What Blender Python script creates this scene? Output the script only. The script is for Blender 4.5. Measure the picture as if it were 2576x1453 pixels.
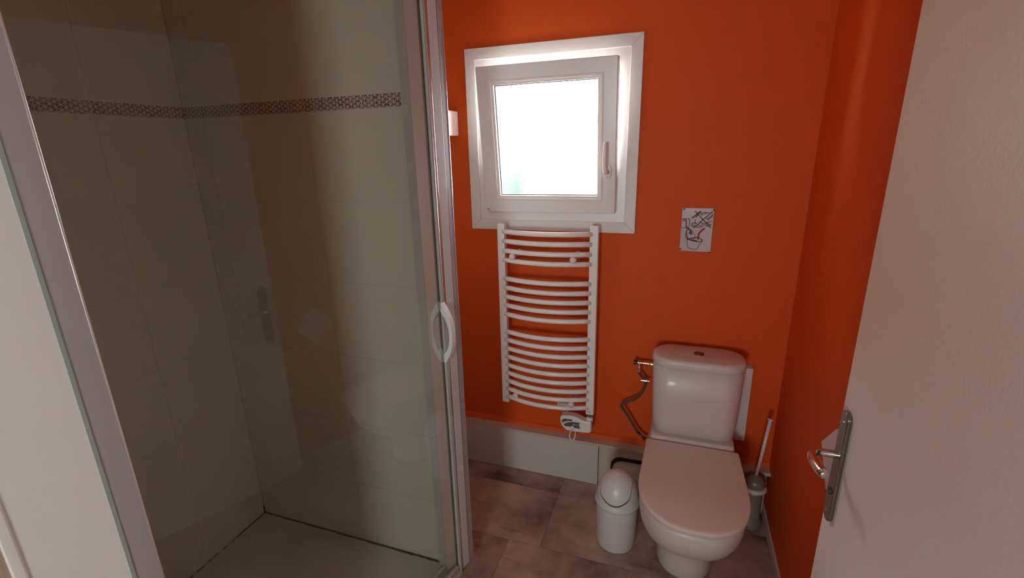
import bpy, bmesh, math, random
from mathutils import Vector, Matrix
random.seed(7)
sc = bpy.context.scene
COL = sc.collection
for o in list(bpy.data.objects): bpy.data.objects.remove(o)

# ------------------------------------------------------------------ camera
FPX, YAW, PITCH, ROLL = 1191.5238, 0.3384, 0.2850, -0.0243
cd = bpy.data.cameras.new('camera'); cam = bpy.data.objects.new('camera', cd); COL.objects.link(cam)
cd.sensor_width = 36.0; cd.lens = FPX / 2576 * 36; cd.clip_start = 0.02
def cam_axes():
    cp, sp, cy, sy = math.cos(PITCH), math.sin(PITCH), math.cos(YAW), math.sin(YAW)
    F = Vector((-cp * sy, cp * cy, -sp))
    R0 = Vector((cy, sy, 0)); D0 = Vector((sp * sy, -sp * cy, -cp))
    c, s = math.cos(ROLL), math.sin(ROLL)
    return R0 * c - D0 * s, R0 * s + D0 * c, F
r_, d_, f_ = cam_axes()
M = Matrix((r_, -d_, -f_)).transposed().to_4x4(); M.translation = Vector((0, 0, 1.6))
cam.matrix_world = M
sc.camera = cam

# ------------------------------------------------------------------ world, daylight, exposure
w = bpy.data.worlds.new('world'); sc.world = w; w.use_nodes = True
bg = w.node_tree.nodes['Background']; bg.inputs[0].default_value = (0.91, 0.97, 1.0, 1); bg.inputs[1].default_value = 33.0
def area(name, loc, rot, sx, sy, power, color=(1, 1, 1), portal=False):
    l = bpy.data.lights.new(name, 'AREA'); l.shape = 'RECTANGLE'; l.size = sx; l.size_y = sy
    l.energy = power; l.color = color
    o = bpy.data.objects.new(name, l); COL.objects.link(o); o.location = loc; o.rotation_euler = rot
    if portal: l.cycles.is_portal = True
    return o
area('window_portal', (-0.537, 2.30, 1.63), (math.radians(-90), 0, 0), 0.74, 0.74, 1, portal=True)
# the hall window behind the camera lets in the same sky
area('hall_portal', (-0.37, -2.06, 1.25), (math.radians(90), 0, 0), 0.52, 0.72, 1, portal=True)
sc.view_settings.view_transform = 'Standard'; sc.view_settings.look = 'None'
sc.view_settings.exposure = 0.1; sc.view_settings.gamma = 1.0; sc.view_settings.use_curve_mapping = False
sc.cycles.use_denoising = True
sc.cycles.max_bounces = 14; sc.cycles.diffuse_bounces = 8; sc.cycles.glossy_bounces = 5
sc.cycles.transmission_bounces = 8; sc.cycles.transparent_max_bounces = 16
sc.cycles.sample_clamp_indirect = 20.0
sc.cycles.caustics_reflective = False; sc.cycles.caustics_refractive = False

# ------------------------------------------------------------------ dimensions (metres)
W, R, S, ZT = 2.0545, 0.4627, 1.9956, 0.2348
SX, SY, SZ = -1.6976, 1.3256, 0.03
CEIL = 2.45
PX, PY = -0.699, 1.315
DX, DY = -0.2161, -0.9764
def E(t, n, z=0.0):           # shower front line: t towards the doorway, n out into the room
    return Vector((PX + DX * t - DY * n, PY + DY * t + DX * n, z))

# ------------------------------------------------------------------ materials
def mat(name, col, rough=0.5, metal=0.0, spec=0.5, bump=0.0, bscale=60, coat=0.0, var=0.0, vscale=4.0, detail=3):
    m = bpy.data.materials.new(name); m.use_nodes = True
    nt = m.node_tree; b = nt.nodes['Principled BSDF']
    b.inputs['Base Color'].default_value = (*col, 1); b.inputs['Roughness'].default_value = rough
    b.inputs['Metallic'].default_value = metal; b.inputs['Specular IOR Level'].default_value = spec
    b.inputs['Coat Weight'].default_value = coat
    tc = nt.nodes.new('ShaderNodeTexCoord')
    if bump:
        n = nt.nodes.new('ShaderNodeTexNoise'); n.inputs['Scale'].default_value = bscale; n.inputs['Detail'].default_value = detail
        nt.links.new(tc.outputs['Object'], n.inputs['Vector'])
        bp = nt.nodes.new('ShaderNodeBump'); bp.inputs['Strength'].default_value = bump; bp.inputs['Distance'].default_value = 0.002
        nt.links.new(n.outputs['Fac'], bp.inputs['Height']); nt.links.new(bp.outputs['Normal'], b.inputs['Normal'])
    if var:
        n = nt.nodes.new('ShaderNodeTexNoise'); n.inputs['Scale'].default_value = vscale; n.inputs['Detail'].default_value = 4
        nt.links.new(tc.outputs['Object'], n.inputs['Vector'])
        mx = nt.nodes.new('ShaderNodeMix'); mx.data_type = 'RGBA'
        nt.links.new(n.outputs['Fac'], mx.inputs[0])
        mx.inputs[6].default_value = (*[c * (1 - var) for c in col], 1)
        mx.inputs[7].default_value = (*[min(1, c * (1 + var)) for c in col], 1)
        nt.links.new(mx.outputs[2], b.inputs['Base Color'])
    return m
M_ = {}
M_['orange'] = mat('orange_wall_paint', (0.66, 0.088, 0.007), 0.6, spec=0.25, bump=0.25, bscale=220, var=0.02)
M_['white_wall'] = mat('white_wall_paint', (0.80, 0.79, 0.75), 0.6, bump=0.06, bscale=150)
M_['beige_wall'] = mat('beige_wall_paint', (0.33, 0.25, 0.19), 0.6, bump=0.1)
M_['ceiling'] = mat('ceiling_paint', (0.75, 0.74, 0.71), 0.8)
M_['grout'] = mat('grout', (0.58, 0.54, 0.46), 0.8)
M_['tile'] = mat('beige_wall_tile', (0.63, 0.61, 0.50), 0.32, bump=0.05, bscale=30, var=0.02)
M_['tray'] = mat('shower_tray', (0.55, 0.54, 0.45), 0.45, bump=0.1, bscale=100)
M_['mould'] = mat('dark_mould', (0.045, 0.04, 0.02), 0.9, var=0.3, vscale=80)
M_['pvc'] = mat('white_pvc', (0.80, 0.79, 0.77), 0.28)
M_['casing'] = mat('white_casing', (0.74, 0.72, 0.69), 0.45, bump=0.1, bscale=90)
M_['gasket'] = mat('dark_gasket', (0.05, 0.06, 0.06), 0.6)
M_['enamel'] = mat('white_enamel', (0.82, 0.80, 0.77), 0.22, coat=0.2)
M_['ceramic'] = mat('white_ceramic', (0.63, 0.585, 0.53), 0.38, coat=0.12)
M_['seat'] = mat('white_seat_plastic', (0.68, 0.60, 0.54), 0.38)
M_['chrome'] = mat('chrome', (0.75, 0.74, 0.72), 0.12, metal=1)
M_['nickel'] = mat('satin_nickel', (0.26, 0.245, 0.21), 0.26, metal=1)
M_['alu'] = mat('satin_aluminium', (0.72, 0.71, 0.72), 0.42, metal=0.75, bump=0.05, bscale=300)
M_['alu_gloss'] = mat('polished_aluminium', (0.82, 0.80, 0.80), 0.22, metal=0.9)
M_['profile'] = mat('grey_profile', (0.45, 0.42, 0.43), 0.5, metal=0.3)
M_['black'] = mat('dark_rubber_and_shade', (0.03, 0.025, 0.022), 0.5)
M_['hose'] = mat('braided_hose', (0.13, 0.10, 0.09), 0.35, metal=0.6, bump=0.8, bscale=900)
M_['brass'] = mat('brass_nut', (0.62, 0.45, 0.16), 0.3, metal=0.9)
M_['bin'] = mat('white_bin_plastic', (0.66, 0.655, 0.64), 0.33)
M_['gap'] = mat('dark_gap', (0.16, 0.11, 0.08), 0.7)
M_['paper'] = mat('laminated_paper', (0.54, 0.48, 0.49), 0.35)
M_['ink'] = mat('dark_ink', (0.07, 0.035, 0.03), 0.6)
M_['ink_green'] = mat('green_ink', (0.07, 0.08, 0.045), 0.6)
M_['ink_red'] = mat('red_ink', (0.33, 0.035, 0.03), 0.6)
M_['pin'] = mat('pin_metal', (0.10, 0.06, 0.05), 0.3, metal=0.7)
M_['door'] = mat('white_door_paint', (0.84, 0.82, 0.76), 0.38, bump=0.2, bscale=110)
M_['grey_panel'] = mat('grey_control_panel', (0.10, 0.105, 0.10), 0.35, var=0.2, vscale=150)
M_['grey_print'] = mat('grey_print', (0.25, 0.22, 0.20), 0.5)
M_['lcd'] = mat('light_display', (0.42, 0.42, 0.42), 0.3)
M_['board'] = mat('white_laminate', (0.64, 0.60, 0.56), 0.4)
M_['boxing'] = mat('grey_white_boxing', (0.55, 0.54, 0.50), 0.5, bump=0.1)
M_['ledge'] = mat('beige_ledge', (0.55, 0.45, 0.36), 0.5)
M_['skirting'] = mat('beige_skirting', (0.60, 0.50, 0.42), 0.5)
M_['pipe'] = mat('beige_waste_pipe', (0.60, 0.52, 0.42), 0.4)
M_['brush_pot'] = mat('shade_darkened_plastic', (0.20, 0.175, 0.145), 0.35)  # pot and cap; the shade of the corner is put into this dark colour
M_['brush_stick'] = mat('clear_plastic_stick', (0.74, 0.62, 0.60), 0.25)
M_['teal'] = mat('pale_green_sealant', (0.33, 0.40, 0.36), 0.4)
M_['hedge'] = mat('hedge_leaves', (0.011, 0.022, 0.014), 0.6, var=0.5, vscale=20)
M_['ground'] = mat('pale_gravel', (0.45, 0.43, 0.40), 0.9, var=0.2, vscale=30)
M_['pvc_grey'] = mat('pale_grey_lacquer', (0.66, 0.66, 0.67), 0.3, metal=0.1)
M_['pink'] = mat('bounce_tinted_profile', (0.62, 0.46, 0.41), 0.35, spec=0.4)  # whitish profile; bounce from the orange walls is painted into its colour
M_['seal'] = mat('grey_pvc_seal', (0.50, 0.51, 0.48), 0.4)

def glass_mat(name, tint, rough=0.0, gl=1.0):
    m = bpy.data.materials.new(name); m.use_nodes = True; nt = m.node_tree; nt.nodes.clear()
    out = nt.nodes.new('ShaderNodeOutputMaterial'); mx = nt.nodes.new('ShaderNodeMixShader')
    tr = nt.nodes.new('ShaderNodeBsdfTransparent'); tr.inputs[0].default_value = (*tint, 1)
    g = nt.nodes.new('ShaderNodeBsdfGlossy'); g.inputs['Roughness'].default_value = rough
    g.inputs['Color'].default_value = (gl, gl, gl, 1)
    geo = nt.nodes.new('ShaderNodeNewGeometry'); mr = nt.nodes.new('ShaderNodeMapRange')
    mr.inputs[3].default_value = 1.5; mr.inputs[4].default_value = 1 / 1.5
    nt.links.new(geo.outputs['Backfacing'], mr.inputs[0])
    fr = nt.nodes.new('ShaderNodeFresnel'); nt.links.new(mr.outputs[0], fr.inputs[0])
    nt.links.new(fr.outputs[0], mx.inputs[0]); nt.links.new(tr.outputs[0], mx.inputs[1]); nt.links.new(g.outputs[0], mx.inputs[2])
    nt.links.new(mx.outputs[0], out.inputs[0])
    return m
M_['glass'] = glass_mat('shower_glass', (0.95, 0.96, 0.945))
def frosted():
    m = bpy.data.materials.new('frosted_glass'); m.use_nodes = True; nt = m.node_tree; nt.nodes.clear()
    out = nt.nodes.new('ShaderNodeOutputMaterial'); mx = nt.nodes.new('ShaderNodeMixShader'); mx.inputs[0].default_value = 0.22
    tr = nt.nodes.new('ShaderNodeBsdfTransparent'); tr.inputs[0].default_value = (0.94, 0.97, 0.97, 1)
    rf = nt.nodes.new('ShaderNodeBsdfRefraction'); rf.inputs['Roughness'].default_value = 0.08; rf.inputs['IOR'].default_value = 1.12
    tc = nt.nodes.new('ShaderNodeTexCoord'); v = nt.nodes.new('ShaderNodeTexVoronoi'); v.inputs['Scale'].default_value = 160
    nt.links.new(tc.outputs['Object'], v.inputs['Vector'])
    bp = nt.nodes.new('ShaderNodeBump'); bp.inputs['Strength'].default_value = 0.6; bp.inputs['Distance'].default_value = 0.002
    nt.links.new(v.outputs['Distance'], bp.inputs['Height']); nt.links.new(bp.outputs[0], rf.inputs['Normal'])
    nt.links.new(tr.outputs[0], mx.inputs[1]); nt.links.new(rf.outputs[0], mx.inputs[2]); nt.links.new(mx.outputs[0], out.inputs[0])
    return m
M_['frosted'] = frosted()

def band_mat():
    m = bpy.data.materials.new('triangle_mosaic_band'); m.use_nodes = True; nt = m.node_tree; b = nt.nodes['Principled BSDF']
    N = nt.nodes.new; L = nt.links.new
    uv = N('ShaderNodeUVMap'); sep = N('ShaderNodeSeparateXYZ'); L(uv.outputs[0], sep.inputs[0])
    P = 0.0128
    def lin(a, c, off=0.0):
        q = N('ShaderNodeMath'); q.operation = 'MULTIPLY'; q.inputs[1].default_value = a / P; L(sep.outputs[0], q.inputs[0])
        s = N('ShaderNodeMath'); s.operation = 'MULTIPLY_ADD'; s.inputs[1].default_value = c / P; L(sep.outputs[1], s.inputs[0]); L(q.outputs[0], s.inputs[2])
        o = N('ShaderNodeMath'); o.operation = 'ADD'; o.inputs[1].default_value = off; L(s.outputs[0], o.inputs[0])
        return o.outputs[0]
    ds, fl = [], []
    for a, c in ((1, 0), (0.5, 0.866), (-0.5, 0.866)):
        v = lin(a, c, 100.0)
        f = N('ShaderNodeMath'); f.operation = 'FLOOR'; L(v, f.inputs[0]); fl.append(f.outputs[0])
        p = N('ShaderNodeMath'); p.operation = 'PINGPONG'; p.inputs[1].default_value = 0.5; L(v, p.inputs[0]); ds.append(p.outputs[0])
    m1 = N('ShaderNodeMath'); m1.operation = 'MINIMUM'; L(ds[0], m1.inputs[0]); L(ds[1], m1.inputs[1])
    m2 = N('ShaderNodeMath'); m2.operation = 'MINIMUM'; L(m1.outputs[0], m2.inputs[0]); L(ds[2], m2.inputs[1])
    gt = N('ShaderNodeMath'); gt.operation = 'GREATER_THAN'; gt.inputs[1].default_value = 0.075; L(m2.outputs[0], gt.inputs[0])
    cb = N('ShaderNodeCombineXYZ')
    for i in range(3): L(fl[i], cb.inputs[i])
    wn = N('ShaderNodeTexWhiteNoise'); L(cb.outputs[0], wn.inputs[0])
    cr = N('ShaderNodeValToRGB'); L(wn.outputs[0], cr.inputs[0])
    cr.color_ramp.elements[0].color = (0.08, 0.05, 0.032, 1); cr.color_ramp.elements[1].color = (0.27, 0.21, 0.155, 1)
    mx = N('ShaderNodeMix'); mx.data_type = 'RGBA'; L(gt.outputs[0], mx.inputs[0]); mx.inputs[6].default_value = (0.70, 0.65, 0.55, 1)
    L(cr.outputs[0], mx.inputs[7]); L(mx.outputs[2], b.inputs['Base Color']); b.inputs['Roughness'].default_value = 0.35
    return m
M_['band'] = band_mat()

def floor_mat():
    m = bpy.data.materials.new('concrete_look_tile'); m.use_nodes = True; nt = m.node_tree; b = nt.nodes['Principled BSDF']
    N = nt.nodes.new; L = nt.links.new
    tc = N('ShaderNodeTexCoord'); at = N('ShaderNodeAttribute'); at.attribute_name = 'tint'
    mp = N('ShaderNodeVectorMath'); mp.operation = 'ADD'; L(tc.outputs['Object'], mp.inputs[0]); L(at.outputs['Color'], mp.inputs[1])
    n1 = N('ShaderNodeTexNoise'); n1.inputs['Scale'].default_value = 3.5; n1.inputs['Detail'].default_value = 9; n1.inputs['Roughness'].default_value = 0.62
    L(mp.outputs[0], n1.inputs['Vector'])
    cr = N('ShaderNodeValToRGB'); L(n1.outputs['Fac'], cr.inputs[0])
    e = cr.color_ramp.elements; e[0].position = 0.36; e[0].color = (0.15, 0.095, 0.068, 1); e[1].position = 0.64; e[1].color = (0.52, 0.39, 0.30, 1)
    x = cr.color_ramp.elements.new(0.47); x.color = (0.33, 0.235, 0.18, 1)
    sm = N('ShaderNodeMapping'); sm.inputs['Scale'].default_value = (3.0, 13.0, 1); L(mp.outputs[0], sm.inputs[0])
    n2 = N('ShaderNodeTexNoise'); n2.inputs['Scale'].default_value = 1.6; n2.inputs['Detail'].default_value = 6; L(sm.outputs[0], n2.inputs['Vector'])
    c2 = N('ShaderNodeValToRGB'); L(n2.outputs['Fac'], c2.inputs[0]); c2.color_ramp.elements[0].position = 0.62; c2.color_ramp.elements[1].position = 0.76
    c2.color_ramp.elements[0].color = (1, 1, 1, 1); c2.color_ramp.elements[1].color = (0.50, 0.45, 0.42, 1)
    ml = N('ShaderNodeMix'); ml.data_type = 'RGBA'; ml.blend_type = 'MULTIPLY'; ml.inputs[0].default_value = 0.9
    L(cr.outputs[0], ml.inputs[6]); L(c2.outputs[0], ml.inputs[7]); L(ml.outputs[2], b.inputs['Base Color'])
    b.inputs['Roughness'].default_value = 0.55
    bp = N('ShaderNodeBump'); bp.inputs['Strength'].default_value = 0.15; bp.inputs['Distance'].default_value = 0.001; L(n1.outputs['Fac'], bp.inputs['Height']); L(bp.outputs[0], b.inputs['Normal'])
    return m
M_['floor'] = floor_mat()

# ------------------------------------------------------------------ mesh helpers
def link(name, bm, m, parent=None, smooth=False, bevel=0.0, seg=3, autos=None):
    bmesh.ops.recalc_face_normals(bm, faces=bm.faces)
    me = bpy.data.meshes.new(name); bm.to_mesh(me); bm.free()
    ms = m if isinstance(m, (list, tuple)) else [m]
    for k in ms: me.materials.append(M_[k])
    if smooth:
        for p in me.polygons: p.use_smooth = True
    o = bpy.data.objects.new(name, me); COL.objects.link(o)
    if parent is not None:
        o.parent = parent; o.matrix_parent_inverse = parent.matrix_world.inverted()
    if bevel:
        b = o.modifiers.new('bevel', 'BEVEL'); b.width = bevel; b.segments = seg; b.limit_method = 'ANGLE'; b.angle_limit = math.radians(35)
        wn = o.modifiers.new('wn', 'WEIGHTED_NORMAL'); wn.keep_sharp = True
        for p in me.polygons: p.use_smooth = True
    return o
def empty(name, loc, label, cat, group=None):
    o = bpy.data.objects.new(name, None); COL.objects.link(o); o.location = loc; o.empty_display_size = 0.05
    bpy.context.view_layer.update()
    o['label'] = label; o['category'] = cat
    if group: o['group'] = group
    return o
def tag(o, label, cat, group=None):
    o['label'] = label; o['category'] = cat
    if group: o['group'] = group
    return o
def struct(name, bm, m, **k):
    o = link(name, bm, m, **k); o['kind'] = 'structure'; return o
def NB(): return bmesh.new()
def box(bm, x0, x1, y0, y1, z0, z1, mi=0):
    v = [bm.verts.new((x, y, z)) for x in (x0, x1) for y in (y0, y1) for z in (z0, z1)]
    for q in ((0, 1, 3, 2), (4, 6, 7, 5), (0, 4, 5, 1), (2, 3, 7, 6), (0, 2, 6, 4), (1, 5, 7, 3)):
        f = bm.faces.new([v[i] for i in q]); f.material_index = mi
    return v
def prism(bm, pts, z0, z1, mi=0):      # plan polygon (x,y) raised z0..z1
    a = [bm.verts.new((p[0], p[1], z0)) for p in pts]; b = [bm.verts.new((p[0], p[1], z1)) for p in pts]
    n = len(pts)
    for f in (bm.faces.new(a), bm.faces.new(b)): f.material_index = mi
    for i in range(n):
        f = bm.faces.new((a[i], a[(i + 1) % n], b[(i + 1) % n], b[i])); f.material_index = mi
def slab(bm, pts3, vec, mi=0):          # any planar polygon extruded along vec
    a = [bm.verts.new(Vector(p)) for p in pts3]; b = [bm.verts.new(Vector(p) + Vector(vec)) for p in pts3]
    n = len(pts3)
    for f in (bm.faces.new(a), bm.faces.new(b)): f.material_index = mi
    for i in range(n):
        f = bm.faces.new((a[i], a[(i + 1) % n], b[(i + 1) % n], b[i])); f.material_index = mi
def ebox(bm, t0, t1, n0, n1, z0, z1, mi=0):
    prism(bm, [E(t0, n0), E(t1, n0), E(t1, n1), E(t0, n1)], z0, z1, mi)
def loft(bm, rings, cap=True, closed=True, mi=0):
    vs = [[bm.verts.new(p) for p in r] for r in rings]; n = len(rings[0])
    for a, b in zip(vs, vs[1:]):
        for i in range(n if closed else n - 1):
            f = bm.faces.new((a[i], a[(i + 1) % n], b[(i + 1) % n], b[i])); f.material_index = mi
    if cap:
        for r in (vs[0], vs[-1]):
            f = bm.faces.new(r); f.material_index = mi
def lathe(bm, c, prof, n=48, axis='z', mi=0, cap=True):
    rings = []
    for r, h in prof:
        ring = []
        for i in range(n):
            a = 2 * math.pi * i / n; u, v = r * math.cos(a), r * math.sin(a)
            if axis == 'z': ring.append((c[0] + u, c[1] + v, c[2] + h))
            elif axis == 'y': ring.append((c[0] + u, c[1] + h, c[2] + v))
            else: ring.append((c[0] + h, c[1] + u, c[2] + v))
        rings.append(ring)
    loft(bm, rings, cap=cap, mi=mi)
def tube(bm, pts, rad, n=14, sub=6, mi=0, smooth_path=True):
    P = [Vector(p) for p in pts]
    rs = rad if isinstance(rad, (list, tuple)) else [rad] * len(P)
    if smooth_path and len(P) > 2:
        Q, q = [], []
        for i in range(len(P) - 1):
            p0 = P[max(i - 1, 0)]; p1 = P[i]; p2 = P[i + 1]; p3 = P[min(i + 2, len(P) - 1)]
            for k in range(sub):
                t = k / sub
                Q.append(0.5 * ((2 * p1) + (-p0 + p2) * t + (2 * p0 - 5 * p1 + 4 * p2 - p3) * t * t + (-p0 + 3 * p1 - 3 * p2 + p3) * t ** 3))
                q.append(rs[i] * (1 - t) + rs[i + 1] * t)
        Q.append(P[-1]); q.append(rs[-1]); P, rs = Q, q
    rings = []; up = None
    for i, p in enumerate(P):
        d = (P[min(i + 1, len(P) - 1)] - P[max(i - 1, 0)]).normalized()
        if up is None:
            up = d.orthogonal().normalized()
        up = (up - d * up.dot(d)).normalized(); s = d.cross(up)
        rings.append([p + (up * math.cos(2 * math.pi * k / n) + s * math.sin(2 * math.pi * k / n)) * rs[i] for k in range(n)])
    loft(bm, rings, mi=mi)

# ------------------------------------------------------------------ SETTING
# floor with staggered tiles
bm = NB(); lay = bm.loops.layers.float_color.new('tint')
box(bm, -1.85, 1.3, -2.0, 2.2, -0.10, -0.0012, 1)
rnd = random.Random(3)
TW, TH = 0.66, 0.342
fixed = {0: -0.447, -1: -0.585, 1: -0.447, -2: -0.10}
for row in range(-11, 3):
    y0 = 1.540 + row * TH; y1 = y0 + TH
    off = fixed.get(row, -0.585 + (row * 0.271) % TW)
    for k in range(-5, 5):
        x0 = off + k * TW; x1 = x0 + TW
        a0, a1, b0, b1 = max(x0, -1.84), min(x1, 1.29), max(y0, -1.99), min(y1, 2.19)
        if a1 - a0 < 0.01 or b1 - b0 < 0.01: continue
        g = 0.0009; t = (rnd.random() * 9, rnd.random() * 9, rnd.random() * 9, 1)
        vv = [bm.verts.new(c) for c in ((a0 + g, b0 + g, 0), (a1 - g, b0 + g, 0), (a1 - g, b1 - g, 0), (a0 + g, b1 - g, 0))]
        lo = [bm.verts.new((v.co.x, v.co.y, -0.0015)) for v in vv]
        fs = [bm.faces.new(vv)] + [bm.faces.new((vv[i], vv[(i + 1) % 4], lo[(i + 1) % 4], lo[i])) for i in range(4)]
        for f in fs:
            for l in f.loops: l[lay] = t
M_['floor_joint'] = mat('floor_joint', (0.10, 0.075, 0.06), 0.9)
struct('floor', bm, ['floor', 'floor_joint'])
bm = NB(); box(bm, -1.85, 1.3, -2.0, 2.2, CEIL, CEIL + 0.1); struct('ceiling', bm, 'ceiling')

# back (window) wall with the opening
OX0, OX1, OZ0, OZ1 = -0.872, -0.205, 1.292, 1.97
bm = NB(); T = W + 0.22
box(bm, -1.85, OX0, W, T, 0, CEIL); box(bm, OX1, R + 0.1, W, T, 0, CEIL)
box(bm, OX0, OX1, W, T, 0, OZ0); box(bm, OX0, OX1, W, T, OZ1, CEIL)
struct('wall_back', bm, 'orange')
bm = NB(); box(bm, R, R + 0.1, 0.42, W, 0, CEIL); struct('wall_right', bm, 'orange')
bm = NB(); box(bm, -1.85, SX - 0.012, -2.0, 2.06, 0, CEIL); struct('wall_left', bm, 'orange')
# front wall right of the doorway, lintel, stub left of the doorway
bm = NB(); box(bm, R, 1.3, 0.29, 0.42, 0, CEIL); box(bm, -0.92, R, 0.29, 0.42, 2.16, CEIL)
struct('wall_front', bm, 'white_wall')
bm = NB(); A, B = E(0.918, 0.0), E(1.040, 0.0)
prism(bm, [A, B, (-1.71, B.y), (-1.71, A.y)], 0, CEIL); struct('wall_front_left', bm, 'white_wall')
# hall side lining and the bright corner bead
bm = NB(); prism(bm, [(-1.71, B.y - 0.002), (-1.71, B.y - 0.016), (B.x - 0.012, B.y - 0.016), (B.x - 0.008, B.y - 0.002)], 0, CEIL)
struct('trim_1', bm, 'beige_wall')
bm = NB(); ebox(bm, 1.036, 1.052, -0.012, 0.003, 0, CEIL); struct('trim_2', bm, 'enamel', bevel=0.003)
# hall behind the camera, its end wall with the window opening
bm = NB(); box(bm, 1.3, 1.4, -2.0, 0.42, 0, CEIL)
HX0, HX1, HZ0, HZ1 = -0.62, -0.12, 0.95, 1.48
box(bm, -1.85, HX0, -2.0, -1.9, 0, CEIL); box(bm, HX1, 1.3, -2.0, -1.9, 0, CEIL)
box(bm, HX0, HX1, -2.0, -1.9, 0, HZ0); box(bm, HX0, HX1, -2.0, -1.9, HZ1, CEIL)
struct('wall_hall', bm, 'white_wall')

# shower partition: core, tiled face
bm = NB(); box(bm, -1.71, -0.722, SY + 0.010, 1.386, 0, CEIL); struct('wall_partition', bm, 'white_wall')
ROWS = [0.032 + 0.2835 * k for k in range(7)]
BZ0, BZ1 = 1.7335, 1.7728
def tiles(name, axis, joints, a0, a1, face, depth):
    """tiled face: axis 'x' runs along x at y=face (facing -y), axis 'y' along y at x=face (facing +x)"""
    bm = NB(); uvl = bm.loops.layers.uv.new('UVMap'); g = 0.0008
    rows = [(ROWS[i], ROWS[i + 1], 0) for i in range(6)] + [(BZ0, BZ1, 1)] + [(BZ1, BZ1 + 0.2835, 0), (BZ1 + 0.2835, BZ1 + 0.567, 0), (BZ1 + 0.567, CEIL, 0)]
    for z0, z1, mi in rows:
        for j0, j1 in zip(joints, joints[1:]):
            c0, c1 = max(j0, a0), min(j1, a1)
            if c1 - c0 < 0.004: continue
            q = [(c0 + g, z0 + g), (c1 - g, z0 + g), (c1 - g, z1 - g), (c0 + g, z1 - g)]
            def P(c, z, d): return (c, face + d, z) if axis == 'x' else (face - d, c, z)
            top = [bm.verts.new(P(c, z, 0)) for c, z in q]; bot = [bm.verts.new(P(c, z, depth)) for c, z in q]
            fs = [bm.faces.new(top)] + [bm.faces.new((top[i], top[(i + 1) % 4], bot[(i + 1) % 4], bot[i])) for i in range(4)]
            for f in fs:
                f.material_index = mi
                for l in f.loops:
                    co = l.vert.co; l[uvl].uv = ((co.x if axis == 'x' else co.y) - j0, co.z - z0)
    if axis == 'x': box(bm, a0, a1, face + 0.0012, face + depth, 0, CEIL, 2)
    else: box(bm, face - depth, face - 0.0012, a0, a1, 0, CEIL, 2)
    return struct(name, bm, ['tile', 'band', 'grout'])
tiles('wall_shower_back', 'x', [-2.06, -1.61, -1.161, -0.711, -0.26], SX, -0.722, SY, 0.010)
tiles('wall_shower_left', 'y', [0.133, 0.583, 1.033, 1.483], 0.421, SY, SX, 0.012)
bm = NB(); box(bm, SX, -0.905, 0.419, 0.431, 0, CEIL); struct('wall_shower_front', bm, 'tile')

# skirting board on the right, orange bead at the foot of the back wall
bm = NB(); box(bm, R - 0.009, R, 0.44, W - 0.001, 0, 0.046); struct('baseboard_right', bm, 'skirting', bevel=0.002)
bm = NB()
slab(bm, [(-1.70, W, ZT), (-1.70, W - 0.016, ZT), (-1.70, W - 0.010, ZT + 0.018), (-1.70, W, ZT + 0.024)], (1.70 + R - 0.001, 0, 0))
struct('baseboard_back', bm, 'orange')

# pipe boxing along the foot of the back wall: ledge, lit face panel, recessed face with pipe hole
pb = empty('pipe_boxing', (-0.7, S, 0), 'long low pipe boxing along the foot of the orange window wall, under the towel radiator', 'boxing')
bm = NB(); box(bm, -1.70, R - 0.001, S - 0.002, W - 0.001, ZT - 0.014, ZT); l_ = link('ledge', bm, 'ledge', pb, bevel=0.0015); l_['label'] = 'beige top ledge'
bm = NB(); box(bm, -1.70, -0.281, S, S + 0.012, 0.002, ZT - 0.014); link('face_panel', bm, 'boxing', pb, bevel=0.0008)
bm = NB()
X0, X1, HZ = -0.281, R - 0.011, 0.166
hx = [(-0.222, 0.001), (-0.222, 0.100)]
for k in range(9):
    a = math.pi - k / 8 * math.pi / 2; hx.append((-0.170 + 0.052 * math.cos(a), 0.114 + 0.052 * math.sin(a)))
hx += [(0.16, HZ), (0.16, 0.001)]
poly = [(X0, 0.001)] + hx + [(X1, 0.001), (X1, ZT - 0.015), (X0, ZT - 0.015)]
slab(bm, [(x, S + 0.024, z) for x, z in poly], (0, 0.006, 0)); l_ = link('recessed_panel', bm, 'pipe', pb); l_['label'] = 'beige recessed panel with rounded pipe opening'
bm = NB(); box(bm, -0.235, 0.17, S + 0.0305, S + 0.033, 0.001, ZT - 0.016); l_ = link('shade_backing', bm, 'black', pb); l_['label'] = 'black sheet standing in for the shade inside the pipe opening'  # black backing added to paint the darkness behind the opening
wp = NB()
rings = []
for x, rr in ((-0.211, 0.012), (-0.209, 0.030), (-0.200, 0.046), (-0.186, 0.056), (-0.166, 0.0615), (0.10, 0.0615)):
    rings.append([(x, S + 0.0 + 0.050 * 0 + rr * 0.62 * math.cos(2 * math.pi * k / 28) + 0.006, 0.092 + rr * math.sin(2 * math.pi * k / 28)) for k in range(28)])
loft(wp, rings); l_ = link('waste_pipe', wp, 'pipe', pb, smooth=True); l_['label'] = 'beige waste pipe end'

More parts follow.
